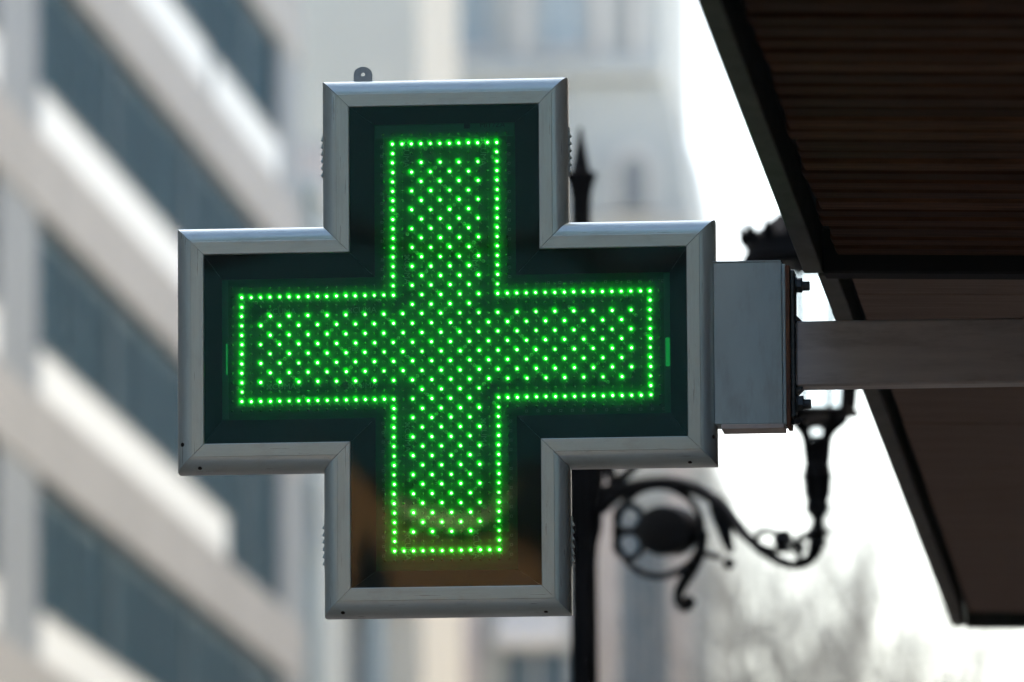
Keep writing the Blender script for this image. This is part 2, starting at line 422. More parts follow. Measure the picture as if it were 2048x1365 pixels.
# beige building
YB = 138.0
g = lambda x, y, Y=YB: atY(x, y, Y)
x0, x1 = g(585, 400).x, g(838, 400).x
bb = empty("beige_building", ((x0 + x1) / 2, YB, 0), "plain beige building behind the top of the green cross", "building")
op = []
for zc in (3.5, 6.9, 10.3):
    op.append((x0 + 0.75, x0 + 1.35, zc, zc + 1.9))
op.append((g(700, 1300).x, g(738, 1300).x, g(700, 1385).z, g(700, 1180).z))
op = [op[0], op[1], op[3]]
front(bb, x0, x1, YB, 0, 33.0, op, M['beige'])
wbuild(MB().bevbox(x0 - 0.15, x1 + 0.15, YB - 0.35, YB + 8.1, 33.01, 33.6, 0.05), "cornice", M['trim'], bb)
zl = g(700, 1215).z
wbuild(MB().bevbox(x0 - 0.05, x1 + 0.02, YB - 0.25, YB - 0.003, zl, zl + 0.35, 0.03), "string_course", M['trim'], bb)
pxa, pxb = g(745, 1300).x, g(768, 1300).x
wbuild(MB().bevbox(pxa, pxb, YB - 0.2, YB - 0.004, 0, zl - 0.004, 0.02), "downpipe_casing", M['blueglass'], bb)
pz = g(600, 330).z
wbuild(MB().bevbox(g(590, 330).x, g(660, 330).x, YB - 0.3, YB - 0.004, g(600, 470).z, g(600, 300).z, 0.03), "bay", M['pinkstone'], bb)

# narrow bluish-grey building next to the banded one
YN = 133.0
x0, x1 = g(538, 1100, YN).x, g(640, 1100, YN).x
nb = empty("narrow_building", ((x0 + x1) / 2, YN, 0), "narrow pale blue-grey building between the banded facade and the cross", "building")
ztop = g(600, 400, YN).z
front(nb, x0, x1, YN, 0, ztop, [(g(612, 1040, YN).x, g(640, 1040, YN).x - 0.02, g(600, 1090, YN).z, g(600, 985, YN).z)], M['greystone'], depth=4.0)
wbuild(MB().bevbox(g(552, 1100, YN).x, g(592, 1100, YN).x, YN - 0.3, YN - 0.004, 0, ztop - 0.3, 0.03), "pilaster", M['trim'], nb)
wbuild(MB().bevbox(x0 - 0.1, x1 + 0.1, YN - 0.3, YN + 4.1, ztop + 0.003, ztop + 0.35, 0.04), "cornice", M['trim'], nb)

# grey stone corner building with a curved roof edge
YG = 150.0
g2 = lambda x, y: atY(x, y, YG)
gb = empty("stone_building", (g2(1130, 600).x, YG, 0), "grey stone corner building with cornice and blue windows right of the cross", "building")
xl, xr = g2(832, 600).x, g2(1425, 1100).x
zc1 = g2(1400, 900).z                         # top of the lower part
op = [(g2(1000, 1330).x, g2(1142, 1330).x, g2(1000, 1480).z, g2(1000, 1295).z),
      (g2(1240, 1330).x, g2(1335, 1330).x, g2(1240, 1420).z, g2(1240, 1010).z)]
front(gb, xl, xr, YG, 0, zc1, op, M['greystone'])
for xa, xb in ((1198, 1232), (1345, 1375), (880, 960)):
    wbuild(MB().bevbox(g2(xa, 1200).x, g2(xb, 1200).x, YG - 0.3, YG - 0.004, 0, zc1 - 0.02, 0.03), "pilaster", M['pinkstone'], gb)
wbuild(MB().bevbox(xl - 0.05, xr + 0.05, YG - 0.22, YG - 0.005, zc1 - 0.35, zc1 - 0.01, 0.05), "cornice", M['trim'], gb)
xr2 = g2(1385, 500).x
zc2 = g2(1385, 430).z
op2 = [(g2(1215, 600).x, g2(1320, 600).x, zc1 + 1.2, g2(1215, 520).z)]
front(gb, xl, xr2, YG, zc1 + 0.005, zc2, op2, M['greystone'], name="middle_wall")
wbuild(MB().bevbox(xl - 0.05, xr2 + 0.1, YG - 0.15, YG - 0.005, zc2 - 0.2, zc2 - 0.01, 0.04), "cornice", M['trim'], gb)
# curved attic: silhouette traced in real metres, extruded
prof = [(832, 428), (1384, 428), (1378, 380), (1372, 330), (1362, 270), (1352, 225), (1340, 190), (1330, 165), (832, 165)]
wbuild(MB().prism_y([(g2(x, y).x, g2(x, y).z + 0.006) for x, y in prof], YG + 0.02, YG + 8), "attic_wall", M['greystone'], gb)
# arched dormer
ar = [(1225, 428), (1225, 350)] + [(1270 - 45 * math.cos(t), 350 - 55 * math.sin(t)) for t in np.linspace(0.2, math.pi - 0.2, 11)] + [(1315, 350), (1315, 428)]
a = wbuild(MB().prism_y([(g2(x, y).x, g2(x, y).z + 0.01) for x, y in ar], YG - 0.35, YG + 0.017), "arched_dormer", M['trim'], gb)
ar = [(1243, 428), (1243, 355)] + [(1270 - 27 * math.cos(t), 352 - 33 * math.sin(t)) for t in np.linspace(0.2, math.pi - 0.2, 9)] + [(1297, 355), (1297, 428)]
wbuild(MB().prism_y([(g2(x, y).x, g2(x, y).z + 0.012) for x, y in ar], YG - 0.37, YG - 0.353), "pane", M['slate'], a)
zc3 = g2(1300, 118).z; zc3b = g2(1300, 160).z
wbuild(MB().bevbox(xl - 0.05, g2(1330, 140).x, YG - 0.35, YG + 8, zc3b + 0.02, zc3, 0.06), "cornice", M['greystone'], gb)
xr3 = g2(1326, 50).x
op3 = [(g2(1080, 50).x, g2(1172, 50).x, zc3 + 0.25, zc3 + 2.2), (g2(905, 50).x, g2(985, 50).x, zc3 + 0.25, zc3 + 2.2)]
front(gb, xl, xr3, YG, zc3 + 0.005, zc3 + 4.5, op3, M['greystone'], glass='blueglass', name="upper_wall")
for xa, xb in ((1032, 1062), (1190, 1222), (1262, 1290), (850, 880)):
    wbuild(MB().bevbox(g2(xa, 50).x, g2(xb, 50).x, YG - 0.25, YG - 0.004, zc3 + 0.01, zc3 + 4.4, 0.03), "pilaster", M['trim'], gb)
wbuild(MB().bevbox(xl - 0.1, xr3 + 0.2, YG - 0.3, YG + 8.1, zc3 + 4.51, zc3 + 5.0, 0.05), "roof", M['slate'], gb)

# cream shop awning low on the stone building
aw = [g2(1002, 1290), g2(1138, 1290), g2(1138, 1245), g2(1002, 1250)]
am = MB(); ya, yb_ = YG - 1.1, YG - 0.01
am.add([(aw[0].x, ya, aw[0].z), (aw[1].x, ya, aw[0].z), (aw[1].x, yb_, aw[0].z + 0.7), (aw[0].x, yb_, aw[0].z + 0.7),
        (aw[0].x, ya, aw[0].z - 0.12), (aw[1].x, ya, aw[0].z - 0.12), (aw[1].x, yb_, aw[0].z + 0.6), (aw[0].x, yb_, aw[0].z + 0.6)],
       [(0, 1, 2, 3), (4, 7, 6, 5), (0, 4, 5, 1), (1, 5, 6, 2), (2, 6, 7, 3), (3, 7, 4, 0)])
wbuild(am, "awning", M['awning'], gb)

# unseen row right of the street, added to throw warm light on the bands
rr_ = empty("sunlit_row", (4.0, 100, 0), "sunlit pale houses on the right side farther up the street", "building")
wbuild(MB().box(4.0, 14.0, 42, 170, 0, 25), "wall", M['beige'], rr_)
for k in range(18):
    for zz in (1.0, 4.6, 8.0, 11.4, 14.8, 18.2, 21.4):
        wv = wbuild(MB().bevbox(3.94, 3.997, 45 + 6.8 * k, 46.6 + 6.8 * k, zz, zz + 2.0, 0.01), "window", M['trim'], rr_)
        wbuild(MB().box(3.925, 3.935, 45.1 + 6.8 * k, 46.5 + 6.8 * k, zz + 0.1, zz + 1.9), "pane", M['winglass'], wv)

# ------------------------------------------------------------------ backlit haze in the air of the street
hz = MB().box(-410, 410, -310, 710, -1.5, 37.0)
hm = bpy.data.materials.new("street_haze"); hm.use_nodes = True
hn = hm.node_tree.nodes; hn.remove(hn["Principled BSDF"])
pv = hn.new("ShaderNodeVolumePrincipled"); pv.inputs["Color"].default_value = (0.92, 0.97, 1.0, 1)
pv.inputs["Density"].default_value = 0.00068; pv.inputs["Anisotropy"].default_value = 0.3
hm.node_tree.links.new(pv.outputs[0], hn["Material Output"].inputs["Volume"])
tag(hz.build("haze", hm), kind="stuff")

# ------------------------------------------------------------------ bare trees beyond the lamp
def bare_tree(px, Y, h, seed, label):
    rnd = random.Random(seed)
    base = Vector((atY(px, 1200, Y).x, Y, 0))
    t = empty("bare_tree", base, label, "tree", "bare trees at the far end of the street")
    trunk = MB(); tw = MB()
    def grow(p, d, L, r, lev):
        pts = [p]; q = p.copy(); dd = d.copy()
        for i in range(4):
            dd = (dd + Vector((rnd.uniform(-1, 1), rnd.uniform(-1, 1), rnd.uniform(-0.2, 0.7))) * 0.16).normalized()
            q = q + dd * (L / 4); pts.append(q.copy())
        rad = [max(r * (1 - 0.12 * i), 0.0085) for i in range(5)]
        (trunk if lev < 2 else tw).tube(pts, rad, 6 if lev < 2 else 3)
        if lev >= 5: return
        nb_ = 3 if lev else 5
        for i in range(nb_ + (lev > 1)):
            k = rnd.choice((2, 3, 4, 4)) if lev else (2, 3, 3, 4, 4)[i]
            ax = Vector((rnd.uniform(-1, 1), rnd.uniform(-1, 1), rnd.uniform(0.1, 0.9))).normalized()
            nd = (dd * 0.75 + ax * 0.75).normalized()
            grow(pts[k], nd, L * rnd.uniform(0.6, 0.78), r * 0.55, lev + 1)
    grow(Vector((0, 0, 0.1)), Vector((0, 0, 1)), h * 0.38, 0.13, 0)
    trunk.build("trunk", M['bark'], t, smooth=True, angle=60)
    tw.build("crown", M['bark'], t, smooth=True, angle=60)
bare_tree(1960, 118.0, 15.6, 3, "bare tree under the far end of the wooden canopy")
bare_tree(1740, 132.0, 14.6, 11, "bare leafless tree below the street lantern")
bare_tree(1800, 140.0, 17.6, 41, "tallest bare tree behind the others at the right")
bare_tree(1890, 126.0, 15.8, 57, "bare tree between the lantern and the canopy end")
bare_tree(2060, 104.0, 14.8, 29, "bare tree at the right edge of the picture below the canopy")

# ------------------------------------------------------------------ buildings behind the camera (unseen, shaped for the reflections in the sign's front sheet)
YR = -60.0
def mir(x, y):
    p = atY(x, y, -YR); return (p.x, p.z)
ob = empty("ochre_building", (mir(880, 1100)[0], YR, 0), "sunlit ochre building reflected in the lower arm of the cross", "building")
zt = mir(880, 935)[1]; xa = mir(640, 1100)[0]; xb = mir(1150, 1100)[0]
wbuild(MB().box(xa - 6, xb + 9, YR - 10, YR - 0.6, 0, zt), "rear_wall", M['dark_wall'], ob)  # dark backing added for the black band in the reflection
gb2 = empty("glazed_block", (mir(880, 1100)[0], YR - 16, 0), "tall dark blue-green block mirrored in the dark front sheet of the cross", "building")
wbuild(MB().box(xa - 14, xb + 16, YR - 30, YR - 16, 0, 34), "wall", M['curtain_wall'], gb2)  # added to cut sky light and reflect dark teal in the sheet
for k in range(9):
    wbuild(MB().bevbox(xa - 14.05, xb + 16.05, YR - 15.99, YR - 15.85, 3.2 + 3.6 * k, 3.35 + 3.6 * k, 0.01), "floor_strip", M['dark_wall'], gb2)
pl = [mir(640, 925), mir(702, 972), mir(760, 1010), mir(800, 1042), mir(850, 1070), mir(900, 1086), mir(950, 1085), mir(1000, 1072), mir(1040, 1062), mir(1062, 1110), mir(1082, 1172), mir(1095, 1230)]  # wall top cut to the outline of the amber reflection
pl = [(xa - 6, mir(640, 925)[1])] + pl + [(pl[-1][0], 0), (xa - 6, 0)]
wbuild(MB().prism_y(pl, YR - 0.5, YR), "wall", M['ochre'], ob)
cr = [mir(x, y) for x, y in ((770, 992), (830, 998), (900, 1002), (960, 1003), (1030, 1000), (1000, 1016), (950, 1030), (900, 1040), (860, 1038), (815, 1020))]  # crescent added and shaped as the pale reflected streak
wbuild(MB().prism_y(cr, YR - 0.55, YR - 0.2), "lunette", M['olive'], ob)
wbuild(MB().prism_y([mir(690, 1075), mir(735, 1110), mir(775, 1150), mir(790, 1200), mir(690, 1200)], YR + 0.01, YR + 0.2), "shutter", M['dark_wall'], ob)  # dark slab added for the black corner of the reflection

# ------------------------------------------------------------------ shop building on the right, canopy
XW = 2.6
sb = empty("shop_building", (XW, 0, 0), "shop front carrying the wooden canopy and the sign bracket", "building")
wbuild(MB().box(XW, XW + 8, -14, 40, 0, 19.5), "wall", M['shopwall'], sb)
# unseen row left of the street, added to block sky light from the foreground
rw = empty("street_row", (-9.4, 0, 0), "shaded row of houses across the street outside the left edge", "building")
wbuild(MB().box(-20, -9.4, -40, 44, 0, 24), "wall", M['rowwall'], rw)
for k in range(12):
    for zz in (1.0, 4.6, 8.0, 11.4, 14.8):
        wv = wbuild(MB().bevbox(-9.395, -9.34, -37 + 6.8 * k, -35.4 + 6.8 * k, zz, zz + 2.0, 0.01), "window", M['trim'], rw)
        wbuild(MB().box(-9.335, -9.325, -36.9 + 6.8 * k, -35.5 + 6.8 * k, zz + 0.1, zz + 1.9), "pane", M['winglass'], wv)
for k in range(5):
    y = -6.5 + k * 5.6
    wv = wbuild(MB().bevbox(XW - 0.07, XW - 0.003, y, y + 3.2, 0.7, 2.9, 0.01), "shop_window", M['mullion'], sb)
    wbuild(MB().box(XW - 0.085, XW - 0.073, y + 0.12, y + 3.08, 0.82, 2.78), "pane", M['winglass'], wv)

ZS = 3.65
cn = empty("wooden_canopy", (1.6, 1.0, ZS), "dark wooden canopy with slatted soffit over the sign bracket", "canopy")
YA, YS, YE = -5.6, 0.30, 6.82
wbuild(MB().bevbox(0.588, 0.622, YA, YS, ZS, ZS + 0.16, 0.002), "edge_beam", M['fascia'], cn)
wbuild(MB().bevbox(0.612, 0.645, YS + 0.002, YE, ZS - 0.004, ZS + 0.16, 0.002), "edge_beam", M['fascia'], cn)
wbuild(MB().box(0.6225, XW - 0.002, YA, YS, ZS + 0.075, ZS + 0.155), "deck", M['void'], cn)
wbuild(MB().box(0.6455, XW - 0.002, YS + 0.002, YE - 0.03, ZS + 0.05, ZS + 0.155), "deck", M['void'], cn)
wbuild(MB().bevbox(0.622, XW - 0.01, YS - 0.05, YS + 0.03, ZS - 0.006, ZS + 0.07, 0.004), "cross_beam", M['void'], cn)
wbuild(MB().bevbox(0.646, XW - 0.01, YE - 0.028, YE, ZS - 0.008, ZS + 0.14, 0.003), "end_beam", M['fascia'], cn)
FALL = 0.023
for o in cn.children:
    if o.name.split('.')[0] in ('cross_beam', 'end_beam', 'deck'):
        for v_ in o.data.vertices: v_.co.z -= FALL * (v_.co.x + 1.6 - 0.62)
rs = random.Random(5)
slats = []
for k, col in enumerate(((0.19, 0.080, 0.034), (0.13, 0.052, 0.022), (0.25, 0.115, 0.052), (0.16, 0.075, 0.038))):
    sm_ = mat("dark_stained_slat_%d" % k, col, 0.7, 0.0, 0.08, noise=((4 + k, 60, 60), 0.55, None), bump=((8, 240, 240), 0.35, 0.002), stain=((3 + k, 9, 9), 0.6, (0.05, 0.024, 0.014)))
    slats.append(MB().bevbox(0.0, XW - 0.665 - 0.01, -0.043, 0.043, -0.012, 0.012, 0.004).mesh("slat", sm_))
y = YA + 0.06; 
while y < YS - 0.10:
    o = link("slat", rs.choice(slats), cn, Vector((0.643 - 1.6 + rs.uniform(-0.006, 0.006), y - 1.0 + rs.uniform(-0.002, 0.002), 0.036 + rs.uniform(-0.002, 0.002))))
    o.rotation_euler = (rs.uniform(-0.03, 0.03), FALL + rs.uniform(-0.0015, 0.0015), rs.uniform(-0.001, 0.001))
    y += 0.1125
sboard = MB().bevbox(0.0, XW - 0.672 - 0.01, -0.0985, 0.0985, -0.01, 0.01, 0.0012).mesh("soffit_board", M['board'])
y = YS + 0.138
while y < YE - 0.16:
    o = link("soffit_board", sboard, cn, Vector((0.660 - 1.6, y - 1.0, 0.030 + rs.uniform(-0.0015, 0.0015))))
    o.rotation_euler = (0, FALL, 0)
    y += 0.1985

# ------------------------------------------------------------------ street lamp with scrolled bracket
YP, YT = 9.0, 7.5
pc = atY(1165, 800, YP)
lamp = empty("street_lamp", (pc.x, YP, 0.12), "black cast iron street lamp with scrolled bracket and glass lantern", "street lamp")
def pxz(y): return atY(1165, y, YP).z
ppx = 24.1 / F
prof = [(0.16, 0.12), (0.16, 0.30), (0.11, 0.36), (0.085, 0.9), (0.045, 1.0), (0.040, 1.5)]
for y, hw in ((1400, 28), (1130, 27), (1090, 30), (1060, 38), (950, 44), (935, 46), (900, 36), (860, 26), (600, 23), (443, 20), (400, 21), (375, 24), (355, 32), (347, 32), (342, 19), (330, 17), (300, 11), (255, 3.0)):
    prof.append((hw * ppx, pxz(y)))
wbuild(MB().lathe(prof, (pc.x, YP, 0), 24), "post", M['iron'], lamp, smooth=True)
pl_ = atY(1634, 900, YT)                     # axis of the lantern
def br(x, y):
    """point of the bracket plane (through post axis and lantern axis)"""
    d = ray(x, y); nx, ny = -(YT - YP), (pl_.x - pc.x)
    t = (nx * (pc.x - CAM[0]) + ny * (YP - CAM[1])) / (nx * d[0] + ny * d[1])
    return Vector(CAM + d * t)
def spline(pts, sub=6):
    out = []
    P = [np.array(p, float) for p in pts]
    for i in range(len(P) - 1):
        p0 = P[max(i - 1, 0)]; p1 = P[i]; p2 = P[i + 1]; p3 = P[min(i + 2, len(P) - 1)]
        for k in range(sub):
            t = k / sub
            out.append(0.5 * ((2 * p1) + (-p0 + p2) * t + (2 * p0 - 5 * p1 + 4 * p2 - p3) * t * t + (-p0 + 3 * p1 - 3 * p2 + p3) * t ** 3))
    out.append(P[-1]); return out
def scroll(pts, name, parent, k=1.0):
    s = spline(pts)
    return wbuild(MB().tube([br(p[0], p[1]) for p in s], [max(p[2] * (1.25 if p[0] < 1430 else 1.55), 6.0) * ppx * k for p in s], 8), name, M['iron'], parent, smooth=True, angle=70)
# main arm: from the post over the ring and down to the lantern foot
arm = scroll([(1205, 1015, 12), (1240, 985, 12), (1290, 970, 11), (1345, 966, 10), (1400, 982, 11), (1440, 1010, 10), (1470, 1045, 8), (1495, 1075, 7), (1525, 1100, 7), (1560, 1122, 6), (1590, 1130, 6), (1615, 1122, 7), (1630, 1100, 9), (1633, 1065, 10)], "bracket_arm", lamp)
scroll([(1205, 990, 9), (1238, 962, 9), (1262, 940, 8), (1275, 915, 8)], "scroll", arm)
scroll([(1213, 905, 10), (1222, 950, 9), (1232, 975, 9), (1218, 1005, 9)], "scroll", arm)
ring = [(1318 + 87 * math.cos(t), 1063 + 90 * math.sin(t), 8) for t in np.linspace(0, 2 * math.pi, 29)]
wbuild(MB().tube([br(p[0], p[1]) for p in ring], 7.5 * ppx, 8), "ring", M['iron'], lamp, smooth=True, angle=70)
# thick boss inside the ring, scroll feet
bc = br(1336, 1062)
bd = Vector((pl_.x - pc.x, YT - YP, 0)).normalized()
bn = Vector((-bd.y, bd.x, 0))
boss = MB(); rr = 52 * ppx
# the bracket plane is seen obliquely, so the boss is an ellipse in that plane
ctr = [br(1336 + 52 * math.cos(t), 1062 + 50 * math.sin(t)) for t in np.linspace(0, 2 * math.pi, 25)[:-1]]
v = [p + bn * 0.018 for p in ctr] + [p - bn * 0.018 for p in ctr] + [bc + (p - bc) * 0.6 + bn * 0.032 for p in ctr] + [bc + (p - bc) * 0.6 - bn * 0.032 for p in ctr]
nn = 24; fc = []
for i in range(nn):
    j = (i + 1) % nn
    fc += [(i, j, nn + j, nn + i), (i, 2 * nn + i, 2 * nn + j, j), (nn + i, nn + j, 3 * nn + j, 3 * nn + i)]
fc += [[2 * nn + i for i in range(nn)], [3 * nn + i for i in range(nn)][::-1]]
boss.add(v, fc); wbuild(boss, "rosette", M['iron'], lamp, smooth=True)
for sgn in (-1, 1):                            # small heart scrolls between ring and post
    c0 = 1063 + sgn * 27
    wbuild(MB().tube([br(1258 + 28 * math.cos(t), c0 + 26 * math.sin(t)) for t in np.linspace(0, 2 * math.pi, 19)], 7 * ppx, 6), "scroll", M['iron'], arm, smooth=True, angle=70)
scroll([(1408, 1062, 8), (1404, 1100, 8), (1388, 1135, 9), (1370, 1160, 10), (1358, 1185, 8), (1357, 1205, 7), (1368, 1214, 9), (1378, 1205, 12)], "tail_scroll", lamp)
scroll([(1405, 1106, 6), (1425, 1110, 5), (1440, 1114, 3)], "scroll", arm)
scroll([(1437, 1012, 13), (1448, 1050, 11), (1454, 1080, 8), (1461, 1100, 6)], "leaf_stem", arm)
scroll([(1452, 1122, 2), (1459, 1128, 8), (1461, 1134, 2)], "leaf_tip", arm)
scroll([(1508, 1086, 4), (1520, 1066, 3), (1540, 1062, 3), (1560, 1070, 5), (1566, 1078, 13), (1578, 1084, 4), (1590, 1085, 3), (1602, 1074, 3), (1612, 1075, 4)], "leaf_scroll", arm)
scroll([(1512, 1090, 4), (1540, 1098, 2), (1570, 1100, 3), (1597, 1098, 5), (1600, 1094, 7), (1597, 1108, 3), (1600, 1124, 3)], "leaf_scroll", arm)
# lantern on its stem
def lz(y): return atY(1634, y, YT).z
lp = 22.6 / F
ln = []
for y, hw in ((1098, 8), (1088, 17), (1075, 14), (1066, 27), (1058, 16), (1046, 11), (1034, 13), (1026, 23), (1010, 25), (1004, 21), (990, 26), (955, 29), (950, 33), (946, 28), (932, 27), (928, 8), (880, 8), (872, 10)):
    ln.append((hw * lp, lz(y)))
stem = wbuild(MB().lathe(ln, (pl_.x, YT, 0), 20), "lantern_stem", M['iron'], lamp, smooth=True)
for k in range(4):                              # straps that open out into the cup below the lantern
    t = 0.6 + k * math.pi / 2
    def sp(hw, y): return Vector((pl_.x + hw * lp * math.cos(t), YT + hw * lp * math.sin(t), lz(y)))
    wbuild(MB().tube([sp(22, 934), sp(26, 905), sp(27, 885), sp(33, 868), sp(48, 852), sp(62, 842), sp(70, 832)], [6 * lp, 6 * lp, 7 * lp, 7 * lp, 8 * lp, 9 * lp, 6 * lp], 6), "strap", M['iron'], stem, smooth=True, angle=70)
wbuild(MB().lathe([(14 * lp, lz(884)), (24 * lp, lz(872)), (44 * lp, lz(850)), (66 * lp, lz(836))], (pl_.x, YT, 0), 20), "glass_bowl", M['lantern_glass'], stem, smooth=True)
lan = wbuild(MB().lathe([(66 * lp, lz(836)), (86 * lp, lz(834)), (92 * lp, lz(828)), (86 * lp, lz(821)), (66 * lp, lz(821))], (pl_.x, YT, 0), 6, rot=0.25), "lantern_base", M['iron'], lamp)
for k in range(6):
    t = 0.25 + k * math.pi / 3
    t2 = t + math.pi / 3
    def cp(t_, hw, y): return Vector((pl_.x + hw * lp * math.cos(t_), YT + hw * lp * math.sin(t_), lz(y)))
    wbuild(MB().tube([cp(t, 76, 823), cp(t, 108, 535)], 5 * lp, 6), "glazing_bar", M['iron'], lamp)
    q = [cp(t, 72, 822), cp(t2, 72, 822), cp(t2, 103, 537), cp(t, 103, 537)]
    nrm = (q[1] - q[0]).cross(q[2] - q[0]).normalized() * 0.003
    pm = MB(); pm.add(q + [p + nrm for p in q], [(0, 1, 2, 3), (7, 6, 5, 4), (0, 4, 5, 1), (1, 5, 6, 2), (2, 6, 7, 3), (3, 7, 4, 0)])
    wbuild(pm, "pane", M['lantern_glass'], lamp)
rf = wbuild(MB().lathe([(112 * lp, lz(534)), (146 * lp, lz(528)), (150 * lp, lz(522)), (147 * lp, lz(516)), (140 * lp, lz(505)), (137 * lp, lz(482)), (96 * lp, lz(446)), (60 * lp, lz(418)), (44 * lp, lz(400)), (48 * lp, lz(392)), (20 * lp, lz(378)), (8 * lp, lz(350)), (1 * lp, lz(330))], (pl_.x, YT, 0), 24), "lantern_roof", M['iron'], lamp, smooth=True)
for k in range(16):                             # crest of small leaves round the roof edge
    t = k * math.pi / 8 + 0.12
    c0 = Vector((math.cos(t), math.sin(t), 0)); s0 = Vector((-math.sin(t), math.cos(t), 0))
    b0 = Vector((pl_.x, YT, 0)) + c0 * (138 * lp)
    cm = MB(); cm.tube([b0 + Vector((0, 0, lz(490))), b0 + c0 * 0.004 + Vector((0, 0, lz(474))), b0 + c0 * 0.010 + Vector((0, 0, lz(462))), b0 + c0 * 0.022 + Vector((0, 0, lz(452)))], [12 * lp, 13 * lp, 7 * lp, 2 * lp], 6, flat=0.4)
    wbuild(cm, "crest_leaf", M['iron'], rf, smooth=True, angle=80)

# ------------------------------------------------------------------ the pharmacy cross
ZC = 3.5
sg = empty("pharmacy_cross", (0, 0, ZC), "green LED pharmacy cross sign in a silver aluminium frame", "sign")
A0, L0 = 0.1600, 0.4064
def cross(a, l):
    return [(-a, l), (a, l), (a, a), (l, a), (l, -a), (a, -a), (a, -l), (-a, -l), (-a, -a), (-l, -a), (-l, a), (-a, a)]
# aluminium profile: (outward, depth)
prof = [(0.0, 0.0075), (0.0, 0.0012), (0.0012, 0.0), (0.0215, 0.0)]
for t in np.linspace(0.0, math.pi / 2, 13)[0:]:
    prof.append((0.0222 + 0.0248 * max(math.sin(t), 0.0) ** 0.74, 0.0006 + 0.036 * (1 - max(math.cos(t), 0.0) ** 0.74)))
prof += [(0.0470, 0.0590), (0.0464, 0.0622), (0.0446, 0.0638), (0.034, 0.0640), (0.034, 0.0600), (0.041, 0.0590), (0.041, 0.036), (0.018, 0.0075)]
K = len(prof)
for i in range(12):
    j = (i + 1) % 12
    p = cross(A0, L0); e = Vector((p[j][0] - p[i][0], p[j][1] - p[i][1])).normalized()
    g_ = 0.0005
    v = []
    for o_, d_ in prof:
        c = cross(A0 + o_, L0 + o_)
        v.append((c[i][0] + e.x * g_, d_, c[i][1] + e.y * g_))
    for o_, d_ in prof:
        c = cross(A0 + o_, L0 + o_)
        v.append((c[j][0] - e.x * g_, d_, c[j][1] - e.y * g_))
    f = [(k, (k + 1) % K, (k + 1) % K + K, k + K) for k in range(K)]
    f += [list(range(K))[::-1], [K + k for k in range(K)]]
    MB().add(v, f).build("frame_rail", M['alu_h'] if abs(e.x) > 0.5 else M['alu_v'], sg, smooth=True, angle=30)
def plate(a, l, y0, y1):
    c = cross(a, l); n_ = 12
    return MB().add([(p[0], y0, p[1]) for p in c] + [(p[0], y1, p[1]) for p in c],
                    [[11, 0, 1, 2], [8, 11, 2, 5], [9, 10, 11, 8], [5, 2, 3, 4], [7, 8, 5, 6]] + [[12 + k for k in q][::-1] for q in ([11, 0, 1, 2], [8, 11, 2, 5], [9, 10, 11, 8], [5, 2, 3, 4], [7, 8, 5, 6])] +
                    [(i, (i + 1) % n_, (i + 1) % n_ + n_, i + n_) for i in range(n_)])
plate(A0 + 0.0335, L0 + 0.0335, 0.0390, 0.0625).build("back_panel", M['alu_plain'], sg)
plate(A0 + 0.0170, L0 + 0.0170, 0.0035, 0.0060).build("front_sheet", M['acrylic'], sg)
AB, LB = 0.1200, 0.3785
YBD = 0.0180
for i in range(12):                             # mitred black liner between the frame and the board
    j = (i + 1) % 12
    co, ci = cross(A0 + 0.003, L0 + 0.003), cross(AB - 0.001, LB - 0.001)
    e = Vector((co[j][0] - co[i][0], co[j][1] - co[i][1])).normalized() * 0.0003
    v = [(co[i][0] + e.x, 0.0080, co[i][1] + e.y), (co[j][0] - e.x, 0.0080, co[j][1] - e.y), (ci[j][0] - e.x, YBD - 0.0016, ci[j][1] - e.y), (ci[i][0] + e.x, YBD - 0.0016, ci[i][1] + e.y)]
    v += [(p_[0], p_[1] + 0.0014, p_[2]) for p_ in v]
    MB().add(v, [(0, 1, 2, 3), (7, 6, 5, 4), (0, 4, 5, 1), (1, 5, 6, 2), (2, 6, 7, 3), (3, 7, 4, 0)]).build("liner_strip", M['black_plastic'], sg)
pcb = plate(AB + 0.004, LB + 0.004, YBD, YBD + 0.0016).build("circuit_board", M['pcb'], sg)

PITCH = 0.016
def pos(c, r): return Vector(((c - 21.5) * PITCH, 0, (21.5 - r) * PITCH))
def inside(c, r, m_=0):
    return (16 + m_ <= c <= 27 - m_ and 0 + m_ <= r <= 43 - m_) or (16 + m_ <= r <= 27 - m_ and 0 + m_ <= c <= 43 - m_)
outline = set()
for c in range(44):
    for r in range(44):
        if inside(c, r) and not all(inside(c + dx, r + dy) for dx in (-1, 0, 1) for dy in (-1, 0, 1)): outline.add((c, r))
inner = [(c, r) for c in range(44) for r in range(44) if inside(c, r) and (c + r) % 2 == 1
         and all(max(abs(c - x), abs(r - z)) >= 2 for x, z in outline if abs(c - x) < 3 and abs(r - z) < 3)]
lit = sorted(outline) + sorted(inner)
def led_mesh(jx=0.0, jz=0.0):
    mb = MB()
    rc = 0.0023
    mb.cur = 0                                  # bright chip
    mb.lathe([(rc * 0.92, -0.0005), (rc, -0.0016), (rc * 0.8, -0.0029), (rc * 0.2, -0.0036)], (0, 0, 0), 9, axis='y')
    mb.cur = 1                                  # clear lens body
    rl = 0.0046; dx, dz = -0.0013 + jx, 0.0018 + jz
    mb.lathe([(rl, -0.0006), (rl, -0.0050), (rl * 0.9, -0.0070), (rl * 0.6, -0.0087), (rl * 0.1, -0.0095)], (dx, 0, dz), 11, axis='y')
    return mb
rs = random.Random(12)
kinds = []
for k, (j1, j2) in enumerate(((0, 0), (0.0006, -0.0004), (-0.0007, 0.0003), (0.0002, 0.0008), (-0.0003, -0.0006))):
    for lv in range(3):
        kinds.append(((j1, j2), lv, led_mesh(j1, j2).mesh("led", [M['led_core%d' % lv], M['led_lens%d' % lv]], smooth=True, angle=60)))
